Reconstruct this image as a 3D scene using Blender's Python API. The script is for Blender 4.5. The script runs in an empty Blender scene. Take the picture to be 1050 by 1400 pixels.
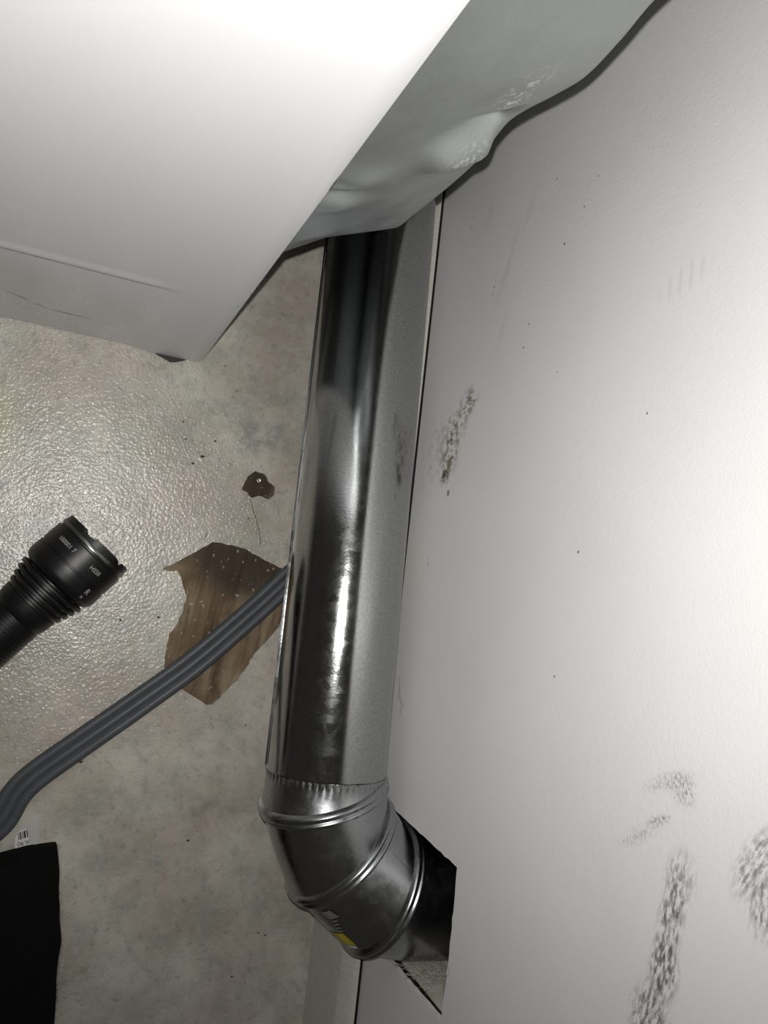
import bpy, bmesh, math, random
from mathutils import Vector, Matrix, noise
from mathutils.geometry import delaunay_2d_cdt
random.seed(7)
C = bpy.context.scene.collection
PI = math.pi

# ------------------------------------------------------------------ camera, world, light, exposure
cam_d = bpy.data.cameras.new('camera'); cam = bpy.data.objects.new('camera', cam_d); C.objects.link(cam)
cam_d.sensor_fit = 'VERTICAL'; cam_d.sensor_height = 36.0; cam_d.lens = 980/1400*36.0; cam_d.clip_start = 0.01
RIGHT = Vector((0.9076030, 0.1092540, 0.4053646))      # image right, up and view directions in the room (x into the wall, y along it)
DOWN = Vector((0.1374447, -0.9896604, -0.0410024))
VIEW = Vector((0.3966936, 0.0929291, -0.9132351))
CAM = Vector((0, 0, 0.70))
R3 = Matrix((RIGHT, -DOWN, -VIEW)).transposed()
cam.matrix_world = Matrix.Translation(CAM) @ R3.to_4x4()
bpy.context.scene.camera = cam

world = bpy.data.worlds.new('room_dim'); bpy.context.scene.world = world; world.use_nodes = True
bg = world.node_tree.nodes['Background']; bg.inputs[0].default_value = (1.0, 0.93, 0.82, 1); bg.inputs[1].default_value = 0.032

fl = bpy.data.lights.new('phone_flash', 'SPOT'); flo = bpy.data.objects.new('phone_flash', fl); C.objects.link(flo)
fl.energy = 9.3; fl.color = (1.0, 0.985, 0.96); fl.spot_size = math.radians(150); fl.spot_blend = 0.9; fl.shadow_soft_size = 0.0025
flo.matrix_world = Matrix.Translation(CAM - RIGHT*0.003 - DOWN*0.013 - VIEW*0.002) @ (VIEW + RIGHT*0.03 - DOWN*0.26).to_track_quat('-Z', 'Y').to_matrix().to_4x4()

vs = bpy.context.scene.view_settings
vs.view_transform = 'Standard'; vs.look = 'None'; vs.exposure = 0.0; vs.gamma = 1.0; vs.use_curve_mapping = False

# ------------------------------------------------------------------ helpers
ORG = {}
def link(name, me, m, parent=None, smooth=False, loc=None):
    o = bpy.data.objects.new(name, me); C.objects.link(o)
    org = ORG.get(parent.name) if parent else (Vector(loc) if loc else Vector((0, 0, 0)))
    if org.length: me.transform(Matrix.Translation(-org))
    if parent: o.parent = parent
    else: o.location = org
    ORG[o.name] = org
    if m: me.materials.append(m)
    if smooth:
        for p in me.polygons: p.use_smooth = True
    return o
def obj(name, bm, m, parent=None, smooth=False, loc=None, angle=None):
    bmesh.ops.recalc_face_normals(bm, faces=bm.faces)
    if angle is not None:
        smooth = True
        for e in bm.edges:
            if len(e.link_faces) == 2 and e.calc_face_angle(0) > math.radians(angle): e.smooth = False
    me = bpy.data.meshes.new(name); bm.to_mesh(me); bm.free()
    return link(name, me, m, parent, smooth, loc)
def thing(name, label, cat, loc, group=None):
    o = bpy.data.objects.new(name, None); C.objects.link(o); o.location = loc; ORG[o.name] = Vector(loc)
    o.empty_display_size = 0.05
    return tag(o, label, cat, group)
def tag(o, label, cat, group=None):
    o['label'] = label; o['category'] = cat
    if group: o['group'] = group
    return o
def structure(o): o['kind'] = 'structure'; return o
def stuff(o): o['kind'] = 'stuff'; return o

def box(bm, a, b):
    v = [bm.verts.new((x, y, z)) for x in (a[0], b[0]) for y in (a[1], b[1]) for z in (a[2], b[2])]
    for f in ((0,1,3,2),(4,6,7,5),(0,4,5,1),(2,3,7,6),(0,2,6,4),(1,5,7,3)): bm.faces.new([v[i] for i in f])
def loft(bm, rings, closed=True, cap0=False, cap1=False):
    R = [[bm.verts.new(p) for p in r] for r in rings]; n = len(R[0])
    for a, b in zip(R, R[1:]):
        for i in range(n if closed else n-1):
            j = (i+1) % n; bm.faces.new((a[i], a[j], b[j], b[i]))
    if cap0: bm.faces.new(R[0][::-1])
    if cap1: bm.faces.new(R[-1])
    return R
def frame(nrm):
    nrm = Vector(nrm).normalized(); u = nrm.cross(Vector((0, 0, 1)))
    if u.length < 1e-4: u = Vector((1, 0, 0))
    u.normalize(); return u, nrm.cross(u)
def circle(c, nrm, r, n=64):
    u, v = frame(nrm); c = Vector(c)
    return [c + (r(2*PI*i/n) if callable(r) else r)*(u*math.cos(2*PI*i/n) + v*math.sin(2*PI*i/n)) for i in range(n)]
def inside(p, poly):
    x, y = p; r = False; n = len(poly)
    for i in range(n):
        x1, y1 = poly[i]; x2, y2 = poly[i-1]
        if (y1 > y) != (y2 > y) and x < (x2-x1)*(y-y1)/(y2-y1)+x1: r = not r
    return r
def ragged(poly, step=0.004, amp=0.0008, seed=0):
    out = []; n = len(poly); rr = random.Random(seed)
    for i in range(n):
        a = Vector(poly[i]); b = Vector(poly[(i+1) % n]); k = max(1, int((b-a).length/step))
        for q in range(k):
            p = a.lerp(b, q/k)
            if q: p += Vector((rr.uniform(-amp, amp), rr.uniform(-amp, amp)))
            out.append((p.x, p.y))
    return out
def pierced(outer, holes, to3, depth):
    """flat sheet with holes; the cut edges of the holes get their thickness (depth vector)"""
    vs_, es = [], []
    for poly in [outer]+holes:
        b = len(vs_); vs_ += [Vector(p) for p in poly]; n = len(poly)
        es += [(b+i, b+(i+1) % n) for i in range(n)]
    r = delaunay_2d_cdt(vs_, es, [], 1, 1e-6)
    bm = bmesh.new(); V = [bm.verts.new(to3(p)) for p in r[0]]
    for f in r[2]:
        c = sum((r[0][i] for i in f), Vector((0, 0)))/len(f)
        if any(inside(c, h) for h in holes): continue
        bm.faces.new([V[i] for i in f])
    for v in [v for v in bm.verts if not v.link_faces]: bm.verts.remove(v)
    for h in holes:
        top = [bm.verts.new(to3(Vector(p))) for p in h]; bot = [bm.verts.new(to3(Vector(p))+depth) for p in h]
        for i in range(len(h)):
            j = (i+1) % len(h); bm.faces.new((top[i], top[j], bot[j], bot[i]))
    return bm
def spline(pts, n=10):
    pts = [Vector(p) for p in pts]; P = [2*pts[0]-pts[1]]+pts+[2*pts[-1]-pts[-2]]; out = []
    for i in range(1, len(P)-2):
        for k in range(n):
            t = k/n; a, b, c, d = P[i-1:i+3]
            out.append(0.5*(2*b+(c-a)*t+(2*a-5*b+4*c-d)*t*t+(3*b-a-3*c+d)*t**3))
    return out+[pts[-1]]
def strand(bm, pts, r, n=4):
    rings = []
    for i, p in enumerate(pts):
        d = (pts[min(i+1, len(pts)-1)]-pts[max(i-1, 0)])
        rings.append(circle(p, d, r*(1 if 0 < i < len(pts)-1 else 0.4), n))
    loft(bm, rings, True, True, True)
def text_mesh(s, size):
    cu = bpy.data.curves.new('lettering', 'FONT'); cu.body = s; cu.size = size; cu.align_x = 'CENTER'; cu.align_y = 'CENTER'; cu.resolution_u = 3
    o = bpy.data.objects.new('lettering', cu); C.objects.link(o)
    me = bpy.data.meshes.new_from_object(o.evaluated_get(bpy.context.evaluated_depsgraph_get()))
    bpy.data.objects.remove(o); bpy.data.curves.remove(cu); me.materials.clear(); return me

# ------------------------------------------------------------------ materials
class Mat:
    def __init__(s, name, col=(.8, .8, .8), rough=.5, metal=0.0, spec=.5):
        s.m = bpy.data.materials.new(name); s.m.use_nodes = True; s.t = s.m.node_tree; s.b = s.t.nodes['Principled BSDF']
        s.b.inputs['Base Color'].default_value = (*col, 1); s.b.inputs['Roughness'].default_value = rough
        s.b.inputs['Metallic'].default_value = metal; s.b.inputs['Specular IOR Level'].default_value = spec
        s.tc = s.n('ShaderNodeTexCoord').outputs['Object']; s.col = None
    def n(s, kind, **kw):
        x = s.t.nodes.new(kind)
        for k, v in kw.items(): setattr(x, k, v)
        return x
    def put(s, sock, v):
        if hasattr(v, 'is_linked') or isinstance(v, bpy.types.NodeSocket): s.t.links.new(v, sock)
        else: sock.default_value = v
    def noise(s, scale, detail=3, rough=.55, vec=None, dist=0):
        x = s.n('ShaderNodeTexNoise'); s.put(x.inputs['Vector'], vec or s.tc); x.inputs['Scale'].default_value = scale
        x.inputs['Detail'].default_value = detail; x.inputs['Roughness'].default_value = rough; x.inputs['Distortion'].default_value = dist
        return x.outputs['Fac']
    def voronoi(s, scale, vec=None, feature='F1', out='Distance'):
        x = s.n('ShaderNodeTexVoronoi', feature=feature); s.put(x.inputs['Vector'], vec or s.tc); x.inputs['Scale'].default_value = scale
        return x.outputs[out]
    def rng(s, v, a, b, c=0., d=1., smooth=False):
        x = s.n('ShaderNodeMapRange'); x.interpolation_type = 'SMOOTHSTEP' if smooth else 'LINEAR'
        for i, q in enumerate((v, a, b, c, d)): s.put(x.inputs[i], q)
        return x.outputs[0]
    def math(s, op, a, b=0.):
        x = s.n('ShaderNodeMath', operation=op); s.put(x.inputs[0], a); s.put(x.inputs[1], b); return x.outputs[0]
    def mix(s, f, a, b):
        x = s.n('ShaderNodeMix', data_type='RGBA'); s.put(x.inputs[0], f)
        s.put(x.inputs[6], (*a, 1) if isinstance(a, tuple) else a); s.put(x.inputs[7], (*b, 1) if isinstance(b, tuple) else b)
        return x.outputs[2]
    def mapping(s, loc=(0, 0, 0), rot=(0, 0, 0), scale=(1, 1, 1), vec=None, kind='TEXTURE'):
        x = s.n('ShaderNodeMapping', vector_type=kind); s.put(x.inputs[0], vec or s.tc)
        x.inputs[1].default_value = loc; x.inputs[2].default_value = rot; x.inputs[3].default_value = scale; return x.outputs[0]
    def blob(s, loc, rad, rot=(0, 0, 0), inner=.2):
        x = s.n('ShaderNodeVectorMath', operation='LENGTH'); s.put(x.inputs[0], s.mapping(loc, rot, rad))
        return s.rng(x.outputs['Value'], 1.0, inner, 0, 1, True)
    def base(s, v): s.put(s.b.inputs['Base Color'], v); return s
    def rough(s, v): s.put(s.b.inputs['Roughness'], v); return s
    def bump(s, h, strength=.2, dist=.001, prev=None):
        x = s.n('ShaderNodeBump'); s.put(x.inputs['Height'], h); x.inputs['Strength'].default_value = strength; x.inputs['Distance'].default_value = dist
        if prev: s.put(x.inputs['Normal'], prev)
        s.put(s.b.inputs['Normal'], x.outputs[0]); return x.outputs[0]

def vinyl_mat():
    M = Mat('sheet_vinyl', rough=.3, spec=.5)
    n1 = M.noise(14, 5, .6); n2 = M.noise(38, 5, .65); n3 = M.noise(9, 3, .5, M.mapping((3, 1, 0)))
    c = M.mix(M.rng(n1, .38, .62), (.37, .345, .29), (.55, .525, .46))
    c = M.mix(M.math('MULTIPLY', M.rng(n3, .48, .62), .55), c, (.46, .38, .335))
    c = M.mix(M.math('MULTIPLY', M.rng(n2, .48, .66), .6), c, (.32, .33, .29))
    c = M.mix(M.math('MULTIPLY', M.rng(M.noise(75, 5, .7, M.mapping((5, 2, 0))), .5, .68), .5), c, (.53, .51, .46))
    c = M.mix(M.math('MULTIPLY', M.rng(M.noise(150, 4, .65), .54, .72), .5), c, (.20, .19, .155))
    c = M.mix(M.math('MULTIPLY', M.blob((.165, .128, 0), (.05, .03, .1), (0, 0, .5)), M.math('MULTIPLY', M.rng(n2, .4, .62), .55)), c, (.20, .20, .19))
    c = M.mix(M.math('MULTIPLY', M.blob((.17, -.235, 0), (.05, .035, .1), (0, 0, .3)), M.math('MULTIPLY', M.rng(n2, .42, .62), .55)), c, (.24, .21, .16))
    c = M.mix(M.math('MULTIPLY', M.blob((-.075, .095, 0), (.03, .06, .1)), .35), c, (.62, .60, .34))
    spots = M.rng(M.voronoi(26), .035, .02)
    c = M.mix(M.math('MULTIPLY', spots, M.rng(M.noise(7, 1), .56, .6)), c, (.07, .055, .04))
    M.base(c)
    v = M.voronoi(420, M.mapping(scale=(1, 1, 40)), 'SMOOTH_F1'); w = M.noise(800, 2, .5)
    M.bump(M.math('ADD', v, M.math('MULTIPLY', w, .6)), .5, .0008)
    M.rough(M.rng(n2, .3, .7, .15, .27)); return M.m
def wall_mat():
    M = Mat('painted_wall', rough=.5, spec=.35)
    base = M.mix(M.rng(M.noise(6, 3), .35, .65), (.685, .675, .67), (.725, .72, .715))
    fine = M.noise(170, 4, .6); med = M.noise(60, 4, .6)
    def mark(c, y, z, ry, rz, ang, col, amt, streak=None, lo=.48, hi=.60, inner=.15):
        m = M.blob((.29, y, z), (1, ry, rz), (ang, 0, 0), inner)
        if streak: t = M.noise(streak[0], 3, .6, M.mapping((0, 0, 0), (ang, 0, 0), (1, streak[1], streak[2])))
        else: t = fine
        return M.mix(M.math('MULTIPLY', m, M.math('MULTIPLY', M.rng(t, lo, hi), amt)), c, col)
    brown = (.16, .12, .065); grey = (.13, .13, .13)
    c = base
    # brown rub marks beside the duct
    c = mark(c, .1540, .183, .022, .018, .9, brown, .9, None, .44, .58)
    c = mark(c, .1330, .162, .032, .027, .5, (.20, .155, .08), .9, None, .45, .60)
    c = mark(c, .1120, .157, .028, .024, .2, (.19, .145, .075), .95, None, .44, .58)
    c = mark(c, .0960, .154, .014, .012, 0, (.10, .07, .035), 1.0, None, .42, .55)
    c = mark(c, .0790, .1635, .004, .003, 0, (.08, .06, .04), 1.0, None, .3, .4)
    c = mark(c, .1200, .130, .05, .03, .3, (.48, .42, .36), .6, None, .45, .65)
    # black scuffs low on the right
    st = (900, .25, .05)
    for (y, z, ry, rz, a, k) in ((-.152, .4310, .036, .0100, .15, .95), (-.1735, .4290, .020, .0120, .15, 1.0), (-.128, .4350, .020, .012, .15, .6), (-.197, .4220, .024, .0150, .3, .9),
                                 (-.104, .4760, .026, .011, .5, .75), (-.118, .4820, .022, .012, .2, .8)):
        c = mark(c, y, z, ry, rz, a, grey, k, (420, 2.6, .8), .42, .62, .35)
    for (y, z, ry, rz, a, k) in ((-.0850, .4240, .006, .024, -.45, .7), (-.0860, .4340, .012, .012, 0, .8), (-.1052, .4199, .004, .012, -.5, .95), (-.117, .407, .006, .022, -.6, .5)):
        c = mark(c, y, z, ry, rz, a, grey, k, (620, 1.6, .55), .44, .66, .1)
    # faint comb of scratches and smears higher up
    ln = M.n('ShaderNodeTexWave'); M.put(ln.inputs[0], M.mapping(scale=(1, 1, 1))); ln.bands_direction = 'Z'; ln.inputs['Scale'].default_value = 42
    c = M.mix(M.math('MULTIPLY', M.blob((.29, .183, .411), (1, .011, .026), (-.25, 0, 0), .4), M.math('MULTIPLY', M.rng(ln.outputs['Fac'], .55, .9), .15)), c, (.3, .29, .28))
    for (y, z, ry, rz, a) in ((.27, .229, .035, .006, .3), (.245, .218, .030, .007, .4), (.32, .187, .018, .006, .2), (.205, .225, .025, .006, .4), (.30, .25, .03, .005, .35)):
        c = mark(c, y, z, ry, rz, a, (.40, .35, .33), .7, (260, .08, .02), .5, .66)
    for (y, z) in ((.2529, .2076), (.2478, .2063), (.2419, .2051), (.2544, .1615), (.2393, .1669), (.2300, .1649), (.3333, .1590), (.3290, .1580), (.3207, .1564), (.2677, .3158), (.2485, .2971),
                   (.1829, .2577), (.1543, .3019), (.0214, .1399), (.0190, .1397), (.0168, .1395), (-.0489, .3272), (.2836, .3287), (.2000, .2620), (.3050, .2810), (.1100, .3900), (.0300, .3400)):
        k = random.uniform(.7, 1.3); c = M.mix(M.blob((.29, y, z), (1, 1.1e-3*k, .0007*k), (random.uniform(0, 1), 0, 0), .5), c, (.10, .085, .06))
    M.base(c)
    M.bump(M.math('ADD', M.noise(900, 2), M.math('MULTIPLY', M.noise(220, 3), .8)), .25, .0007); return M.m
def zinc_mat(name, col, rough, speck=.3, bump=.12):
    M = Mat(name, col, rough, 1.0)
    n = M.noise(560, 3, .75); v = M.voronoi(160, None, 'F1', 'Color')
    sep = M.n('ShaderNodeSeparateColor'); M.put(sep.inputs[0], v)
    M.base(M.mix(M.rng(n, .3, .7), tuple(x*(1-speck*.5) for x in col), tuple(min(1, x*(1+speck*.4)) for x in col)))
    M.rough(M.math('ADD', M.rng(M.noise(60, 4), .3, .7, rough*.85, rough*1.2), M.rng(sep.outputs[0], 0, 1, -.02, .03)))
    M.bump(n, bump, .0004); return M
def white_enamel():
    M = Mat('white_enamel', (.665, .665, .675), .28, 0, .5)
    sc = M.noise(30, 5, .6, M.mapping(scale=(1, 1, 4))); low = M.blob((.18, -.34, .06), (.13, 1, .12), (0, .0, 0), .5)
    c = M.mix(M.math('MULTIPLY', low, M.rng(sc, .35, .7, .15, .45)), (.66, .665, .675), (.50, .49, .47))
    c = M.mix(M.math('MULTIPLY', M.blob((.22, -.34, .045), (.09, 1, .03), (0, .12, 0), .5), M.rng(M.noise(420, 3, .6, M.mapping(scale=(1, 1, 2.5))), .58, .66, 0, .7)), c, (.85, .85, .84))
    for (l, r, a) in (((.188, -.34, .0655), (.024, 1, .0011), .62), ((.222, -.34, .0535), (.020, 1, .0010), .10)):
        c = M.mix(M.math('MULTIPLY', M.blob(l, r, (0, a, 0), .5), M.rng(M.noise(90, 2), .4, .5)), c, (.06, .055, .05))
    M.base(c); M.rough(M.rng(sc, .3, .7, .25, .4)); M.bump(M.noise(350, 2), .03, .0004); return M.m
def wood_floor():
    M = Mat('bare_subfloor', rough=.75, spec=.2)
    g = M.noise(60, 6, .65, M.mapping((0, 0, 0), (0, 0, -.12), (.5, 6, 1)), 0.4); b = M.noise(16, 4, .6)
    c = M.mix(M.rng(g, .3, .7), (.055, .036, .022), (.21, .145, .09))
    c = M.mix(M.math('MULTIPLY', M.rng(b, .5, .66), .7), c, (.28, .225, .145))
    c = M.mix(M.math('MULTIPLY', M.blob((.16, -.005, 0), (.09, .042, 1), (0, 0, -.25), .3), .8), c, (.034, .026, .020))
    c = M.mix(M.math('MULTIPLY', M.blob((.166, .080, 0), (.02, .02, 1), (0, 0, 0), .6), .75), c, (.036, .028, .021))
    for (l, r, a) in (((.112, -.048, 0), (.010, .035, 1), .75), ((.150, -.115, 0), (.03, .03, 1), .5), ((.19, -.06, 0), (.02, .04, 1), .45)):
        c = M.mix(M.math('MULTIPLY', M.blob(l, r, (0, 0, -.2), .3), M.math('MULTIPLY', M.rng(g, .42, .62), a)), c, (.34, .29, .20))
    c = M.mix(M.rng(M.noise(170, 3, .6), .66, .72, 0, .8), c, (.42, .37, .29))
    M.base(c); M.bump(g, .5, .002); return M.m

VINYL = vinyl_mat(); WALL = wall_mat(); ENAMEL = white_enamel(); SUB = wood_floor()
DUCT = zinc_mat('galvanised_duct', (.43, .44, .44), .125, .45, .14)
DUCT.base(DUCT.mix(DUCT.math('MULTIPLY', DUCT.blob((.055, .325, .115), (.02, .045, .03)), DUCT.math('MULTIPLY', DUCT.rng(DUCT.noise(120, 3), .42, .6), .8)), DUCT.b.inputs['Base Color'].links[0].from_socket, (.20, .16, .09)))
DUCT = DUCT.m
ELBOW = zinc_mat('galvanised_elbow', (.40, .41, .42), .24, .2, .10).m
BACKM = zinc_mat('galvanised_back', (.46, .485, .49), .36, .12, .08)
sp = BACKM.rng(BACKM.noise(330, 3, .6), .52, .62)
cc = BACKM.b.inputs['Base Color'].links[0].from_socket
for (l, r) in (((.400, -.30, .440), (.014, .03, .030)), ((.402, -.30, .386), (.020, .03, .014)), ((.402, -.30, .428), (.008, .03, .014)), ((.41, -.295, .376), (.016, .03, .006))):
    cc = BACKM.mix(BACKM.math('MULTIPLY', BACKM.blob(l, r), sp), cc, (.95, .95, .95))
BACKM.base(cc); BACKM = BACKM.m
TRIM = Mat('painted_trim', rough=.45, spec=.35)
TRIM.base(TRIM.mix(TRIM.rng(TRIM.noise(60, 4, .6, TRIM.mapping(scale=(1, .1, 1))), .4, .7), (.60, .59, .54), (.50, .485, .44))); TRIM.bump(TRIM.noise(150, 3), .12, .001); TRIM = TRIM.m
def plain(name, col, rough=.5, metal=0., spec=.5, nz=None):
    M = Mat(name, col, rough, metal, spec)
    if nz: M.base(M.mix(M.rng(M.noise(nz[0], 4), .3, .7), tuple(x*nz[1] for x in col), col)); M.bump(M.noise(nz[0]*2, 2), .2, .0005)
    return M.m
BLACKAL = plain('black_anodised', (.006, .006, .0065), .36, 0, .45, (900, .7))
RIMM = plain('worn_rim', (.16, .16, .16), .3, 1)
LENS = plain('lens_glass', (.10, .11, .12), .05, 0, .8)
RUBBER = plain('black_rubber', (.02, .02, .02), .6)
CORDM = plain('grey_cord_sheath', (.078, .082, .090), .45, 0, .35, (140, .85))
CLOTHM = Mat('black_fleece', (.006, .006, .006), 1.0, 0, .1); CLOTHM.bump(CLOTHM.noise(600, 3), .8, .002); CLOTHM = CLOTHM.m
STUDM = plain('rough_stud', (.60, .57, .51), .85, 0, .2, (60, .7))
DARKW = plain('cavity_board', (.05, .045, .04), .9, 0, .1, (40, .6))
LINT = plain('grey_lint', (.40, .37, .33), .9, 0, .1)
YELLOW = plain('yellow_sticker', (.62, .50, .03), .4, 0, .4, (200, .7))
PALE = plain('pale_label', (.70, .70, .68), .4, 0, .4, (150, .85))
INK = plain('black_ink', (.015, .015, .015), .6)
GREYINK = plain('grey_print', (.36, .36, .34), .5)
SILVER = plain('silver_label', (.20, .20, .19), .5, .3)
STEEL = plain('dull_steel', (.45, .44, .42), .4, 1)
BOARDEDGE = plain('vinyl_edge', (.10, .08, .06), .8)
CHIP = plain('pale_chips', (.36, .31, .24), .8, 0, .2, (90, .6))

# ------------------------------------------------------------------ setting: floor, wall, baseboard
BIG = [(.0853,-.0132),(.0964,-.0058),(.1082,.0025),(.1195,.0112),(.1278,.0175),(.1464,.0169),(.1612,.0146),(.1736,.0093),(.1917,.0025),(.2067,-.0018),(.2187,-.0116),(.2179,-.0302),(.2090,-.0445),(.2034,-.0599),(.1935,-.0736),(.1836,-.0853),(.1748,-.1038),(.1621,-.1205),(.1480,-.1363),(.1425,-.1371),(.1331,-.1316),(.1208,-.1249),(.1123,-.1201),(.0990,-.1033),(.0988,-.0886),(.0993,-.0729),(.1037,-.0671),(.1087,-.0526),(.1106,-.0362),(.1034,-.0194),(.0991,-.0136),(.0915,-.0146)]
SMALL = [(.1493,.0723),(.1541,.0862),(.1607,.0924),(.1706,.0910),(.1752,.0839),(.1826,.0796),(.1828,.0718),(.1783,.0663),(.1675,.0684),(.1605,.0652),(.1551,.0704)]
crack = spline([(.1590,.0640,0),(.1666,.0470,0),(.1735,.0307,0),(.1751,.0200,0)], 5)
w = .00035
CRACK = [(p.x-w, p.y) for p in crack]+[(p.x+w, p.y) for p in reversed(crack)]
SLIT = [(.1205,.0145),(.1212,.0235),(.1226,.0290),(.1219,.0232)]
outer = [(-1.2, -.9), (.2885, -.9), (.2885, 1.7), (-1.2, 1.7)]
holes = [ragged(BIG, .004, .0007, 1), ragged(SMALL, .003, .0005, 2), CRACK, SLIT]
floor = structure(obj('floor', pierced(outer, holes, lambda p: Vector((p.x, p.y, 0)), Vector((0, 0, -.0035))), VINYL))
b = bmesh.new(); box(b, (-.2, -.4, -.016), (.2885, .4, -.0035)); subf = obj('subfloor', b, SUB, floor)
b = bmesh.new()
hd = circle((.1665, .0841, -.0030), (0, 0, 1), .0024, 12)
loft(b, [circle((.1665, .0841, -.0036), (0, 0, 1), .0026, 12), hd, circle((.1665, .0841, -.0028), (0, 0, 1), .0016, 12), circle((.1665, .0841, -.0033), (0, 0, 1), .0008, 12)], True, False, True)
obj('nail', b, STEEL, subf, True)

HOLE = [(-.1970, .087), (-.1972, .1317), (-.2016, .2349), (-.2677, .2355), (-.3090, .2325), (-.3122, .1379), (-.3125, .087)]
HOLE = ragged(HOLE, .006, .0006, 3)
wall = structure(obj('wall_right', pierced([(-1.2, 0), (2.0, 0), (2.0, 2.3), (-1.2, 2.3)], [HOLE], lambda p: Vector((.2905, p.x, p.y)), Vector((.004, 0, 0))), WALL))
b = bmesh.new(); box(b, (.3014, -.36, .0), (.40, -.3145, .5)); obj('stud', b, STUDM, wall)
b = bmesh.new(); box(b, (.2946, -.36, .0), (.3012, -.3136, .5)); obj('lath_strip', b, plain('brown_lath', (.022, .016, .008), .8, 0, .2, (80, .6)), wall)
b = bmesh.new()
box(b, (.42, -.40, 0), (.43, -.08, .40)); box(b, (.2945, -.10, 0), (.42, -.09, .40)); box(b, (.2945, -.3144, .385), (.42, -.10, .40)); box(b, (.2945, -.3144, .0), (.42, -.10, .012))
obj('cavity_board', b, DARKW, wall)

b = bmesh.new()
prof = [(.2880, 0), (.277, 0), (.2768, .074), (.2772, .0790), (.2795, .0830), (.2815, .0890), (.2850, .0945), (.2872, .0960), (.2880, .0950)]
for y0, y1 in ((-.9, 1.9),):
    n = 40; loft(b, [[Vector((x + .0003*noise.noise((y*6, z*20, 0)), y, z)) for x, z in prof] for y in [y0+(y1-y0)*i/n for i in range(n+1)]], True, True, True)
bbd = structure(obj('baseboard_right', b, TRIM, None, angle=35))
b = bmesh.new(); box(b, (.2881, -.9, .080), (.2904, 1.9, .0948)); obj('dark_joint', b, plain('joint_dark_fill', (.012, .010, .008), .9, 0, .1), bbd)  # near-black strip added in the gap so the joint line reads dark

# ------------------------------------------------------------------ dryer
XC, YC = .0956, .1877
dry = thing('clothes_dryer', 'white clothes dryer with dented bare metal back, standing above the torn floor', 'dryer', (XC-.34, YC+.34, 0))
b = bmesh.new()
def sm(a, b_, x): t = max(0, min(1, (x-a)/(b_-a))); return t*t*(3-2*t)
xs = [XC-.69+.002]+[XC-.60+.60*i/100 for i in range(101)]; zs = [.0015+.36*i/90 for i in range(91)]+[.45, .6, .75, .92]
rows = []
for z in zs:
    r = []
    for x in xs:
        y = YC
        rec = 1-sm(.025, .050, x)                                     # pressed-in lower field ends left of the corner
        y += .0035*rec*(1-sm(.172, .180, z)) - .0012*rec*sm(.172, .178, z)*(1-sm(.182, .190, z))
        arc = .050+.10*max(0, (.04-x))                                 # curved crease above the bottom hem
        y -= .0007*(1-sm(arc-.004, arc, z))*(1-sm(.03, .06, x))
        e = XC-x
        if e < .003: y += .003-math.sqrt(max(0, .003**2-(.003-e)**2))
        zz = z
        if z < .004: zz = z + .004*sm(.075, .03, x)*0
        r.append(Vector((x, y, zz)))
    rows.append(r)
loft(b, rows, False); side = obj('side_panel', b, ENAMEL, dry, True)
b = bmesh.new()
x0, y1 = XC-.69, YC+.69
v = [b.verts.new(p) for p in ((x0, YC, .002), (x0, y1, .002), (x0, y1, .92), (x0, YC, .92), (XC, y1, .002), (XC, y1, .92), (XC, YC+.003, .92))]
b.faces.new((v[0], v[1], v[2], v[3])); b.faces.new((v[1], v[4], v[5], v[2])); b.faces.new((v[3], v[2], v[5], v[6])); obj('cabinet', b, ENAMEL, dry)
EDGE = [(.0, .0985), (.10, .1000), (.15, .110), (.1834, .1251), (.2042, .1335), (.2236, .1409), (.2404, .1469), (.2447, .1496), (.2533, .1598), (.2627, .1722), (.268, .1752), (.2831, .1762), (.3277, .1791), (.3607, .1796), (.3800, .1772), (.4000, .1752), (.4128, .1774), (.4290, .1825), (.4458, .1863), (.4700, .1845), (.4934, .1812), (.56, .182), (.92, .182)]
def edge_x(z):
    for i in range(len(EDGE)-1):
        if z <= EDGE[i+1][0]:
            P = [EDGE[max(0, i-1)], EDGE[i], EDGE[i+1], EDGE[min(len(EDGE)-1, i+2)]]
            h = P[2][0]-P[1][0]; t = (z-P[1][0])/h
            m1 = (P[2][1]-P[0][1])/max(1e-6, P[2][0]-P[0][0])*h; m2 = (P[3][1]-P[1][1])/max(1e-6, P[3][0]-P[1][0])*h
            return (2*t**3-3*t*t+1)*P[1][1]+(t**3-2*t*t+t)*m1+(-2*t**3+3*t*t)*P[2][1]+(t**3-t*t)*m2
    return EDGE[-1][1]
b = bmesh.new(); rows = []
Z0, Z1 = .2790, .2404                                                  # where the bulge starts on the corner and at its outer edge
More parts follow.
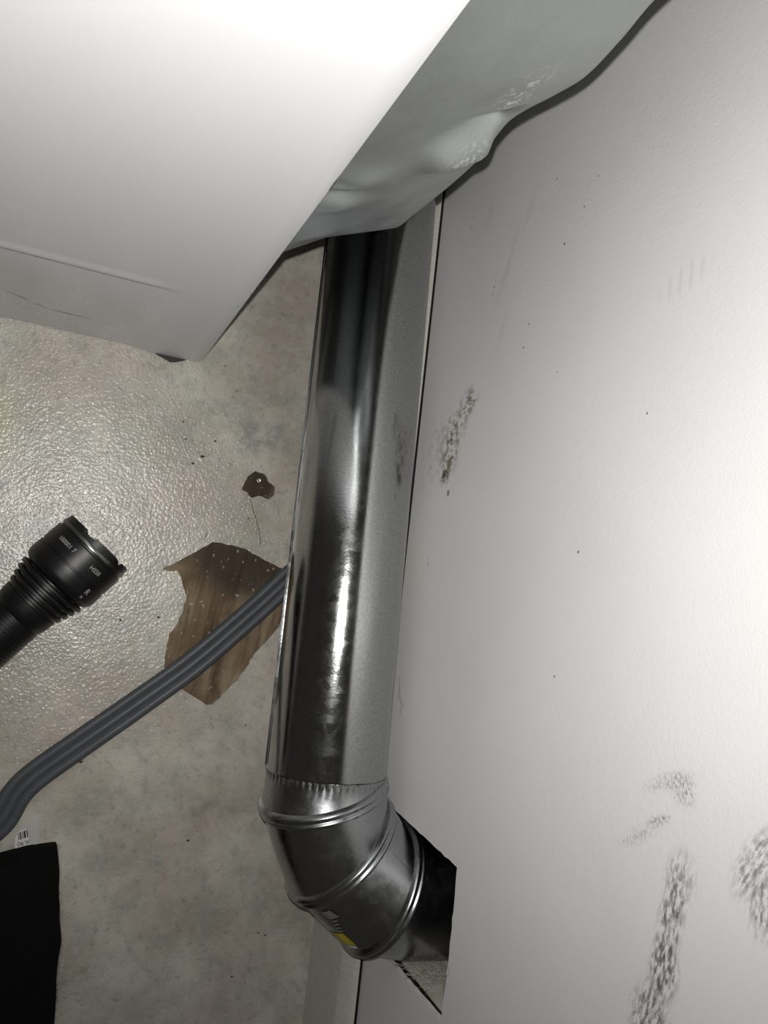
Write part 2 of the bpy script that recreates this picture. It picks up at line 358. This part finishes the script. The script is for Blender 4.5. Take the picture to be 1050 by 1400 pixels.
for i in range(150):
    q = i/130 if i < 131 else 1
    za = Z0+(.60-Z0)*q; zb = Z1+(.60-Z1)*q
    if i > 130: za = zb = .60+.32*(i-130)/19
    xe = edge_x(zb); r = []
    for k in range(31):
        s = k/30; z = za+(zb-za)*s
        x = XC-.0006+(xe-XC+.0006)*s; y = YC+.0036+.0464*s
        d = .003*math.sin(PI*s)*sm(0, .25, q)
        d -= .0090*math.exp(-((s-.84)/.26)**2-((z-.4075)/.0085)**2)        # dent by the edge
        d += .0080*math.exp(-((s-.78)/.30)**4-((z-.386)/.013)**2)          # pushed out fold beside it
        d -= .0040*math.exp(-((s-.10)/.14)**2-((z-.357)/.0055)**2)         # creases at the corner
        d += .0040*math.exp(-((s-.16)/.16)**2-((z-.373)/.010)**2)+.0030*math.exp(-((s-.16)/.14)**2-((z-.343)/.007)**2)
        d += .0012*noise.noise((s*2.5, z*14, 2.0))*math.sin(PI*min(1, s*1.2))
        d *= sm(0, .04, q)*(1-sm(.88, 1.0, s))
        r.append(Vector((x+d*.5, y-d*.86, z)))
    for k in range(1, 7):
        t = k/6; r.append(Vector((xe+.003*math.sin(t*PI/2), YC+.05+.012*(1-math.cos(t*PI/2))+.004*t, zb)))
    r.append(Vector((xe+.003, YC+.55, zb))); r.append(Vector((XC, YC+.69, zb)))
    if i == 0: rows.append([Vector((max(XC, p.x-.012), p.y+.03+.2*(k/len(r)), p.z-.004)) for k, p in enumerate(r)])   # underside
    rows.append(r)
loft(b, rows, False); 
v = [b.verts.new(p) for p in ((XC-.0006, YC+.0036, .002), (XC-.0006, YC+.69, .002), (XC-.0006, YC+.69, .30), (XC-.0006, YC+.0036, .2815))]; b.faces.new(v)
obj('back_panel', b, BACKM, dry, True)['label'] = 'bare galvanised dented back panel'
for fx, fy in ((.066, YC+.010), (XC-.62, YC+.05), (XC-.05, YC+.62), (XC-.62, YC+.62)):
    b = bmesh.new()
    if fy < YC+.02:   # black sliver of the foot that peeps out under the panel
        loft(b, [[Vector((.052, YC-.0005, zz)), Vector((.0665, YC-.0055, zz)), Vector((.071, YC-.0045, zz)), Vector((.080, YC-.0005, zz)), Vector((.080, YC+.03, zz)), Vector((.052, YC+.03, zz))] for zz in (0, .0012)], True, True, True)
    else: loft(b, [circle((fx, fy, 0), (0, 0, 1), .016, 20), circle((fx, fy, .002), (0, 0, 1), .018, 20), circle((fx, fy, .012), (0, 0, 1), .014, 20)], True, True, True)
    obj('foot', b, RUBBER, dry)

# ------------------------------------------------------------------ vent pipe
RP = .0504
PA, PB = Vector((.2256, -.166, .1195)), Vector((.2370, .60, .062))
ax = (PB-PA).normalized(); pipe = thing('vent_pipe', 'long shiny galvanised vent pipe running beside the wall to the dryer', 'pipe', (PA.x, PA.y, 0))
u, v = frame(ax)
def pp(t, th, r): return PA+ax*t+r*(u*math.cos(th)+v*math.sin(th))
def th_of(dx, dz):                                                     # angle on the pipe facing a direction across it
    d = Vector((dx, 0, dz)); return math.atan2(d.dot(v), d.dot(u))
L = (PB-PA).length
b = bmesh.new(); ts = [0, .0015, .004]+[.02*i for i in range(1, 39)]
rings = [[pp(0, 2*PI*i/96, RP-.0012) for i in range(96)]]
for t in ts:
    rings.append([pp(t, 2*PI*i/96, RP-.0003*math.exp(-((t-.345)/.03)**2)*max(0, math.cos(2*PI*i/96-th_of(-.2, 1)))**8) for i in range(96)])
loft(b, rings); obj('pipe_wall', b, DUCT, pipe, True)
b = bmesh.new(); t0 = th_of(-.975, -.20)                                  # folded lock seam along the left side
for (a0, a1, r0, r1) in ((-.030, .020, RP+.0002, RP+.0017),):
    loft(b, [[pp(t, t0+a0, r0), pp(t, t0+a0, r1), pp(t, t0+a1, r1), pp(t, t0+a1, r0)] for t in [.004+.03*i for i in range(25)]], True, True, True)
obj('lock_seam', b, DUCT, pipe, angle=30)
def patch(name, fn, m, parent, nu=10, nv=4):
    b = bmesh.new(); loft(b, [[fn(i/nu, j/nv) for j in range(nv+1)] for i in range(nu+1)], False); return obj(name, b, m, parent, True)
tr = th_of(1, .46)
st = patch('sticker', lambda a, c: pp(.166+.066*a, th_of(1, .08)+(tr-th_of(1, .08))*c*(.35 if a > .55 else .75+.25*(1-a/.55)), RP+.0005), YELLOW, pipe, 16, 5)
st['label'] = 'yellow sticker at the wall side of the pipe'
patch('sticker_print', lambda a, c: pp(.198+.033*a, th_of(1, .08)+(tr-th_of(1, .08))*c*.36, RP+.0008), PALE, st, 8, 3)
for q in range(5):
    patch('letter', lambda a, c: pp(.172+.0050*q+.003*a, th_of(1, .20)+(tr-th_of(1, .20))*(.15+.3*c), RP+.0008), INK, st, 2, 2)

# ------------------------------------------------------------------ elbow
elb = thing('duct_elbow', 'ribbed galvanised elbow bending from the pipe into the wall hole', 'duct elbow', (.25, -.22, 0))
def nv_(th, ph=0): th = math.radians(th); ph = math.radians(ph); return Vector((math.cos(ph)*math.sin(th), -math.cos(ph)*math.cos(th), math.sin(ph)))
RG = [(Vector((.2246, -.1822, .1215)), nv_(17, -2)), (Vector((.2433, -.2250, .1265)), nv_(45.7, .5)), (Vector((.2770, -.2525, .1395)), nv_(65, -1))]
def lerp_ring(c0, n0, r0, c1, n1, r1, k, n=96):
    out = []
    for i in range(k+1):
        t = i/k; out.append(circle(c0.lerp(c1, t), n0.lerp(n1, t), r0+(r1-r0)*t, n))
    return out
b = bmesh.new()                                                         # crimped collar that slips into the pipe
N = 96
c0 = PA+ax*.02
def crimp(amp): return lambda th: .0502+amp*math.cos(th*60)
loft(b, [circle(PA+ax*.0005, -ax, crimp(.0005), N*4), circle(PA-ax*.001, -ax, crimp(.0005), N*4), circle(PA-ax*.0042, -ax, crimp(.0002), N*4), circle(PA-ax*.0055, -ax, crimp(0), N*4), circle((PA-ax*.006).lerp(RG[0][0], .3), (-ax).lerp(RG[0][1], .4), .0506, N*4), circle(RG[0][0]-RG[0][1]*.0055, RG[0][1], .0510, N*4)])
obj('collar', b, ELBOW, elb, True)
for c, n in RG:
    b = bmesh.new()
    loft(b, [circle(c+n*o, n, r, N) for o, r in ((-.0062, .0508), (-.0052, .0530), (-.0040, .0548), (-.0024, .0552), (-.0010, .0538), (0, .0524), (.0010, .0535), (.0024, .0548), (.0038, .0542), (.0048, .0528), (.0058, .0508))])
    obj('bead', b, ELBOW, elb, True)
for i in range(2):
    (c0, n0), (c1, n1) = RG[i], RG[i+1]
    b = bmesh.new(); loft(b, lerp_ring(c0+n0*.0055, n0, .0510, c1-n1*.0055, n1, .0510, 5)); obj('gore', b, ELBOW, elb, True)
    b = bmesh.new(); th = (2.15, 2.0)[i]                                # lap seam on each gore
    rr = lerp_ring(c0+n0*.0060, n0, .0513, c1-n1*.0060, n1, .0513, 5, 180); k0 = (96, 118)[i]
    if i == 1: loft(b, [[r[k0], r[k0+1], r[k0+2]] for r in rr], False); obj('lap_seam', b, ELBOW, elb, True)
    else: b.free()
c, n = RG[2]
b = bmesh.new(); loft(b, [circle(c+n*.0055, n, .0508, N), circle(Vector((.3050, -.2600, .1415)), nv_(74), .0500, N), circle(Vector((.345, -.2625, .143)), nv_(88), .0495, N), circle(Vector((.412, -.2625, .144)), nv_(90), .0495, N)])
obj('outlet', b, ELBOW, elb, True)
# stickers on the outer cheek of the last gore
(c0, n0), (c1, n1) = RG[1], RG[2]
def gp(t, th, r):
    n_ = n0.lerp(n1, t).normalized(); uu, vv = frame(n_); return (c0+n0*.0055).lerp(c1-n1*.0055, t)+r*(uu*math.cos(th)+vv*math.sin(th))
patch('sticker', lambda a, q: gp(.58+.27*a, 5.70+.45*q, .0514), YELLOW, elb)['label'] = 'yellow sticker under the elbow'
patch('label_scrap', lambda a, q: gp(.86+.07*a, 5.74+.22*q, .0514), PALE, elb)
patch('label_scrap', lambda a, q: gp(.10+.16*a, 5.52+.20*q-.05*a, .0516), SILVER, elb)
for q_ in range(4): patch('printed_line', lambda a, q: gp(.30+.07*q_+.035*a, 5.56+.12*q+.03*q_, .0514), SILVER, elb, 3, 3)

# ------------------------------------------------------------------ lint and debris
b = bmesh.new(); rr = random.Random(4)
for i in range(240):
    p = Vector((rr.uniform(.3, .330), -.3140+rr.uniform(0, .004), .167+rr.gauss(0, .008) if rr.random() < .85 else rr.uniform(.16, .205)))
    pts = [p]
    d = Vector((rr.uniform(-1, 1), rr.uniform(-.2, .5), rr.uniform(-1, 1)))
    for k in range(5):
        d += Vector((rr.uniform(-.7, .7), rr.uniform(-.3, .3), rr.uniform(-.7, .7))); q = pts[-1]+d.normalized()*.0022; q.y = max(q.y, -.3142); pts.append(q)
    strand(b, pts, .00028, 3)
tag(stuff(obj('lint', b, LINT)), 'grey lint fibres caught on the stud inside the wall hole', 'lint')
b = bmesh.new()
for (y, z) in ((-.085, .108), (-.095, .112), (-.100, .110), (-.268, .238), (-.196, .15)):
    pts = [Vector((.2896, y, z))]; d = Vector((0, rr.uniform(-1, -.2), rr.uniform(-.2, 1)))
    for k in range(9):
        d += Vector((rr.uniform(-.15, .1), rr.uniform(-.6, .4), rr.uniform(-.5, .5))); q = pts[-1]+d.normalized()*.0024; q.x = min(.2896, q.x); pts.append(q)
    strand(b, pts, .00013, 3)
tag(stuff(obj('hair', b, plain('dark_hair', (.06, .05, .04), .7))), 'fine dark hairs clinging to the white wall beside the elbow', 'hair')
b = bmesh.new()
for i in range(18):
    x, y = rr.uniform(.105, .20), rr.uniform(-.125, .012)
    if not inside((x, y), BIG): continue
    s = rr.uniform(.0005, .0013); a = rr.uniform(0, PI)
    q = [Vector((x+s*math.cos(a+t), y+s*1.6*math.sin(a+t), -.0035)) for t in (0, 1.6, 3.1, 4.6)]
    loft(b, [q, [p+Vector((0, 0, s)) for p in q]], True, False, True)
tag(stuff(obj('plaster_crumbs', b, CHIP)), 'pale crumbs scattered on the bare wood of the large floor tear', 'crumbs')
b = bmesh.new()
for (x, y, s, a) in ((.108, .098, .0018, .3), (.1, .09, .0014, 1.2), (.09, .112, .0009, .2), (.086, .128, .0009, 2), (.118, .115, .0012, .8), (.088, -.058, .0013, .1), (.055, -.063, .0012, 1.5), (.132, .168, .0008, 0), (.118, .19, .0008, 0), (.183, -.155, .0008, .9), (.142, -.262, .0012, .4), (.228, -.355, .0010, .2), (.221, -.352, .0009, 1), (.2, -.39, .001, .3), (.039, -.19, .0014, .5), (.16, .045, .0008, .5)):
    q = [Vector((x+s*1.5*math.cos(a+t), y+s*.8*math.sin(a+t), .0000)) for t in (0, 1.4, 3.0, 4.4)]
    loft(b, [q, [p*1+Vector((0, 0, s*.5)) for p in q]], True, False, True)
tag(stuff(obj('dirt_specks', b, plain('dark_dirt', (.05, .04, .03), .9))), 'dark dirt specks scattered over the beige vinyl floor', 'dirt')

# ------------------------------------------------------------------ power cord
path = spline([(.262, .30, .0062), (.262, .12, .0062), (.2570, .0415, .0062), (.2286, .0142, .0075), (.2050, -.0110, .008), (.1760, -.0437, .0075), (.1267, -.0948, .0075), (.0798, -.1359, .0065), (.0411, -.1681, .0062), (.0056, -.1979, .0062), (-.0085, -.2147, .0062), (-.0190, -.2384, .0062), (-.040, -.252, .0062), (-.09, -.250, .0062), (-.18, -.235, .0062)], 10)
def cord_prof():
    out = []; rc = .0047; off = (-.0079, 0, .0079)
    top = []
    for i in range(41):
        x = -.0125+.0250*i/40; z = 0
        for o in off:
            d = abs(x-o)
            if d < rc: z = max(z, math.sqrt(rc*rc-d*d))
        if abs(x) < .010: z = max(z, .0026)
        top.append((x, z))
    return top+[(x, -z) for x, z in reversed(top[1:-1])]
pr = cord_prof(); b = bmesh.new(); rings = []
for i, p in enumerate(path):
    d = (path[min(i+1, len(path)-1)]-path[max(i-1, 0)]).normalized(); sd = d.cross(Vector((0, 0, 1))).normalized()
    tw = .12*math.sin(i*.06); up = Vector((0, 0, 1))
    rings.append([p+(sd*math.cos(tw)+up*math.sin(tw))*x+(up*math.cos(tw)-sd*math.sin(tw))*z*1.05 for x, z in pr])
loft(b, rings, True, True, True)
tag(obj('power_cord', b, CORDM, None, angle=50, loc=(.1267, -.0948, 0)), 'flat grey three-core power cord crossing the floor to the pipe', 'cord')

# ------------------------------------------------------------------ flashlight
FR = Vector((.0265, .0050, .0345)); fd = Vector((.632, .775, .045)).normalized()        # front of the head, pointing direction
tor = thing('flashlight', 'black metal flashlight with finned head lying on the vinyl floor', 'flashlight', (FR.x-.1, FR.y-.12, 0))
fu = fd.cross(Vector((0, 0, 1))).normalized(); fv = fu.cross(fd).normalized()        # fu: right hand side seen from behind, fv: up
def fp(s, th, r): return FR-fd*s+r*(fu*math.sin(th)+fv*math.cos(th))
def lathe(prof, n=64, c0=False, c1=False):
    b = bmesh.new(); loft(b, [[fp(s, 2*PI*i/n, r) for i in range(n)] for s, r in prof], True, c0, c1); return b
b = bmesh.new(); n = 96
def crown(i): a = (i/n*5+.1) % 1; return .0028*sm(.66, .72, a)*(1-sm(.94, 1.0, a))
loft(b, [[fp((.012 if k in (0, ) else s), 2*PI*i/n, r) for i in range(n)] if s is not None else [fp(crown(i), 2*PI*i/n, r) for i in range(n)] for k, (s, r) in enumerate(((.012, .0285), (None, .0290), (None, .0325), (.0062, .0333)))])
obj('bezel', b, BLACKAL, tor, angle=30)
obj('bezel_ring', lathe(((.0055, .0332), (.0062, .0337), (.0085, .0337), (.0092, .0330))), RIMM, tor, angle=40)['label'] = 'worn bright ring behind the bezel'
obj('lens', lathe(((.0105, .0286), (.0100, .015), (.0100, .001)), 48, False, True), LENS, tor, True)
obj('head', lathe(((.0090, .0325), (.0105, .0325), (.0110, .0338), (.0115, .0341), (.0280, .0343), (.0284, .0335), (.0296, .0335), (.0300, .0344), (.0400, .0346), (.0430, .0340), (.0465, .0318), (.0480, .0290), (.0485, .0255))), BLACKAL, tor, angle=25)
for i, r in enumerate((.0318, .0305, .0288, .0270)):
    s = .0500+.0055*i; obj('cooling_fin', lathe(((s-.0003, .0235), (s, r-.0006), (s+.0006, r), (s+.0024, r), (s+.0030, r-.0006), (s+.0034, .0235))), BLACKAL, tor, angle=25)
prof = [(.0470, .0240), (.0720, .0240), (.0725, .0252), (.0800, .0246), (.0860, .0230), (.0870, .0222)]
for i in range(52): s = .0880+.003*i; prof += [(s, .0222), (s+.0004, .0229), (s+.0017, .0229), (s+.0021, .0222)]
prof += [(.246, .022)]; obj('body', lathe(prof), BLACKAL, tor, angle=25)
obj('tail_cap', lathe(((.2455, .021), (.246, .0245), (.268, .0245), (.270, .023), (.2705, .012), (.2715, .0115), (.2720, .004)), 48, False, True), BLACKAL, tor, angle=25)
def wrap(s, size, at, th0, m, name='lettering'):
    me = text_mesh(s, size)
    for vt in me.vertices:
        x, y, _ = vt.co; vt.co = fp(at-y, th0+x/.0345, .03465)
    return link(name, me, m, tor)
wrap('100001 7', .0052, .0185, -.52, GREYINK); wrap('HSSII', .0052, .0185, .42, GREYINK); wrap('R', .0075, .0350, .72, GREYINK); wrap('=', .0060, .0410, .70, GREYINK)

# ------------------------------------------------------------------ black cloth and price tag
CL = [(-.30, -.36), (-.12, -.33), (-.050, -.297), (-.018, -.2645), (.0069, -.2590), (.0180, -.2578), (.0285, -.2572), (.0330, -.2740), (.0375, -.3064), (.0433, -.3361), (.0426, -.3592), (.0470, -.4002), (.045, -.55), (-.30, -.55)]
P = [Vector((x, y, 0)) for x, y in CL]
out = []
for i in range(len(P)):
    a, c2 = P[i], P[(i+1) % len(P)]; k = max(2, int((c2-a).length/.006))
    for q in range(k):
        p = a.lerp(c2, q/k); out.append(p+Vector((noise.noise(p*60), noise.noise(p*60+Vector((9, 0, 0))), 0))*.0012)
cen = Vector((-.13, -.40, 0)); b = bmesh.new(); rings = []
for ins, z in ((.0015, .0), (0, .010), (.0005, .022), (.004, .029), (.012, .0315)):
    rings.append([p+(cen-p).normalized()*ins+Vector((0, 0, z+.0012*noise.noise(p*40))) for p in out])
for f, z in ((.3, .033), (.7, .0335)):
    rings.append([p.lerp(cen, f)+Vector((0, 0, z+.002*noise.noise(p*25))) for p in out])
loft(b, rings, True, False, True)
cl = thing('black_cloth', 'thick black fuzzy cloth folded on the floor below the cord', 'cloth', (-.13, -.40, 0))
obj('fabric', b, CLOTHM, cl, True)
b = bmesh.new()
for i in range(1800):
    k = rr.randrange(len(out)); p = out[k].lerp(out[(k+1) % len(out)], rr.random()); 
    if p.x < -.05 or p.y < -.43: continue
    p = p+Vector((0, 0, rr.uniform(.012, .029))); d = (p-cen); d.z = 0; d = d.normalized()*rr.uniform(.0006, .0028)+Vector((rr.gauss(0, .0008), rr.gauss(0, .0008), rr.gauss(0, .0006)))
    sd = Vector((-d.y, d.x, 0)).normalized()*.00012; v3 = [b.verts.new(q) for q in (p-d*.5-sd, p-d*.5+sd, p+d)]; b.faces.new(v3)
stuff(obj('fuzz', b, CLOTHM, cl))

tg = thing('price_tag', 'small white barcode price tag sticking out beyond the black cloth', 'tag', (.004, -.25, 0))
def poly(bm, pts, z0, z1):
    loft(bm, [[Vector((x, y, z0+(zt if False else 0))) for x, y in pts], [Vector((x, y, z1)) for x, y in pts]], True, True, True)
PLAS = Mat('clear_plastic', (.75, .75, .73), .18, 0, .5); PLAS.b.inputs['Alpha'].default_value = .35; PLAS = PLAS.m
b = bmesh.new(); poly(b, [(.0104, -.2342), (.0140, -.2590), (-.0040, -.2620), (-.0055, -.2540), (-.0040, -.2480), (.0020, -.2400)], .0006, .0009); obj('plastic_wrap', b, PLAS, tg)
b = bmesh.new(); poly(b, [(.0030, -.2462), (.0074, -.2600), (-.0038, -.2620), (-.0050, -.2540), (-.0034, -.2490), (-.0005, -.2468)], .0010, .0012); obj('paper_label', b, PALE, tg)
dx = Vector((.0079, .0012)).normalized()*1.0; dy = Vector((.0016, -.0068)).normalized(); o0 = Vector((-.0035, -.2492))
for i, wd in enumerate((.0005, .0009, .0004, .0006, .0011, .0004, .0008)):
    b = bmesh.new(); a = o0+dx*(.0002+.00105*i)+Vector((0, .0012))*(i/6); c_ = a+dy*(.0062-.0006*i*0)
    q = [a, a+dx*wd, c_+dx*wd, c_]; poly(b, [(p.x, p.y) for p in q], .0012, .0013); obj('bar', b, INK, tg)
me = text_mesh('6.90', .0054); ang = math.atan2(dx.y, dx.x)+PI
me.transform(Matrix.Translation((.0018, -.2578, .0013)) @ Matrix.Rotation(ang, 4, 'Z')); link('lettering', me, INK, tg)
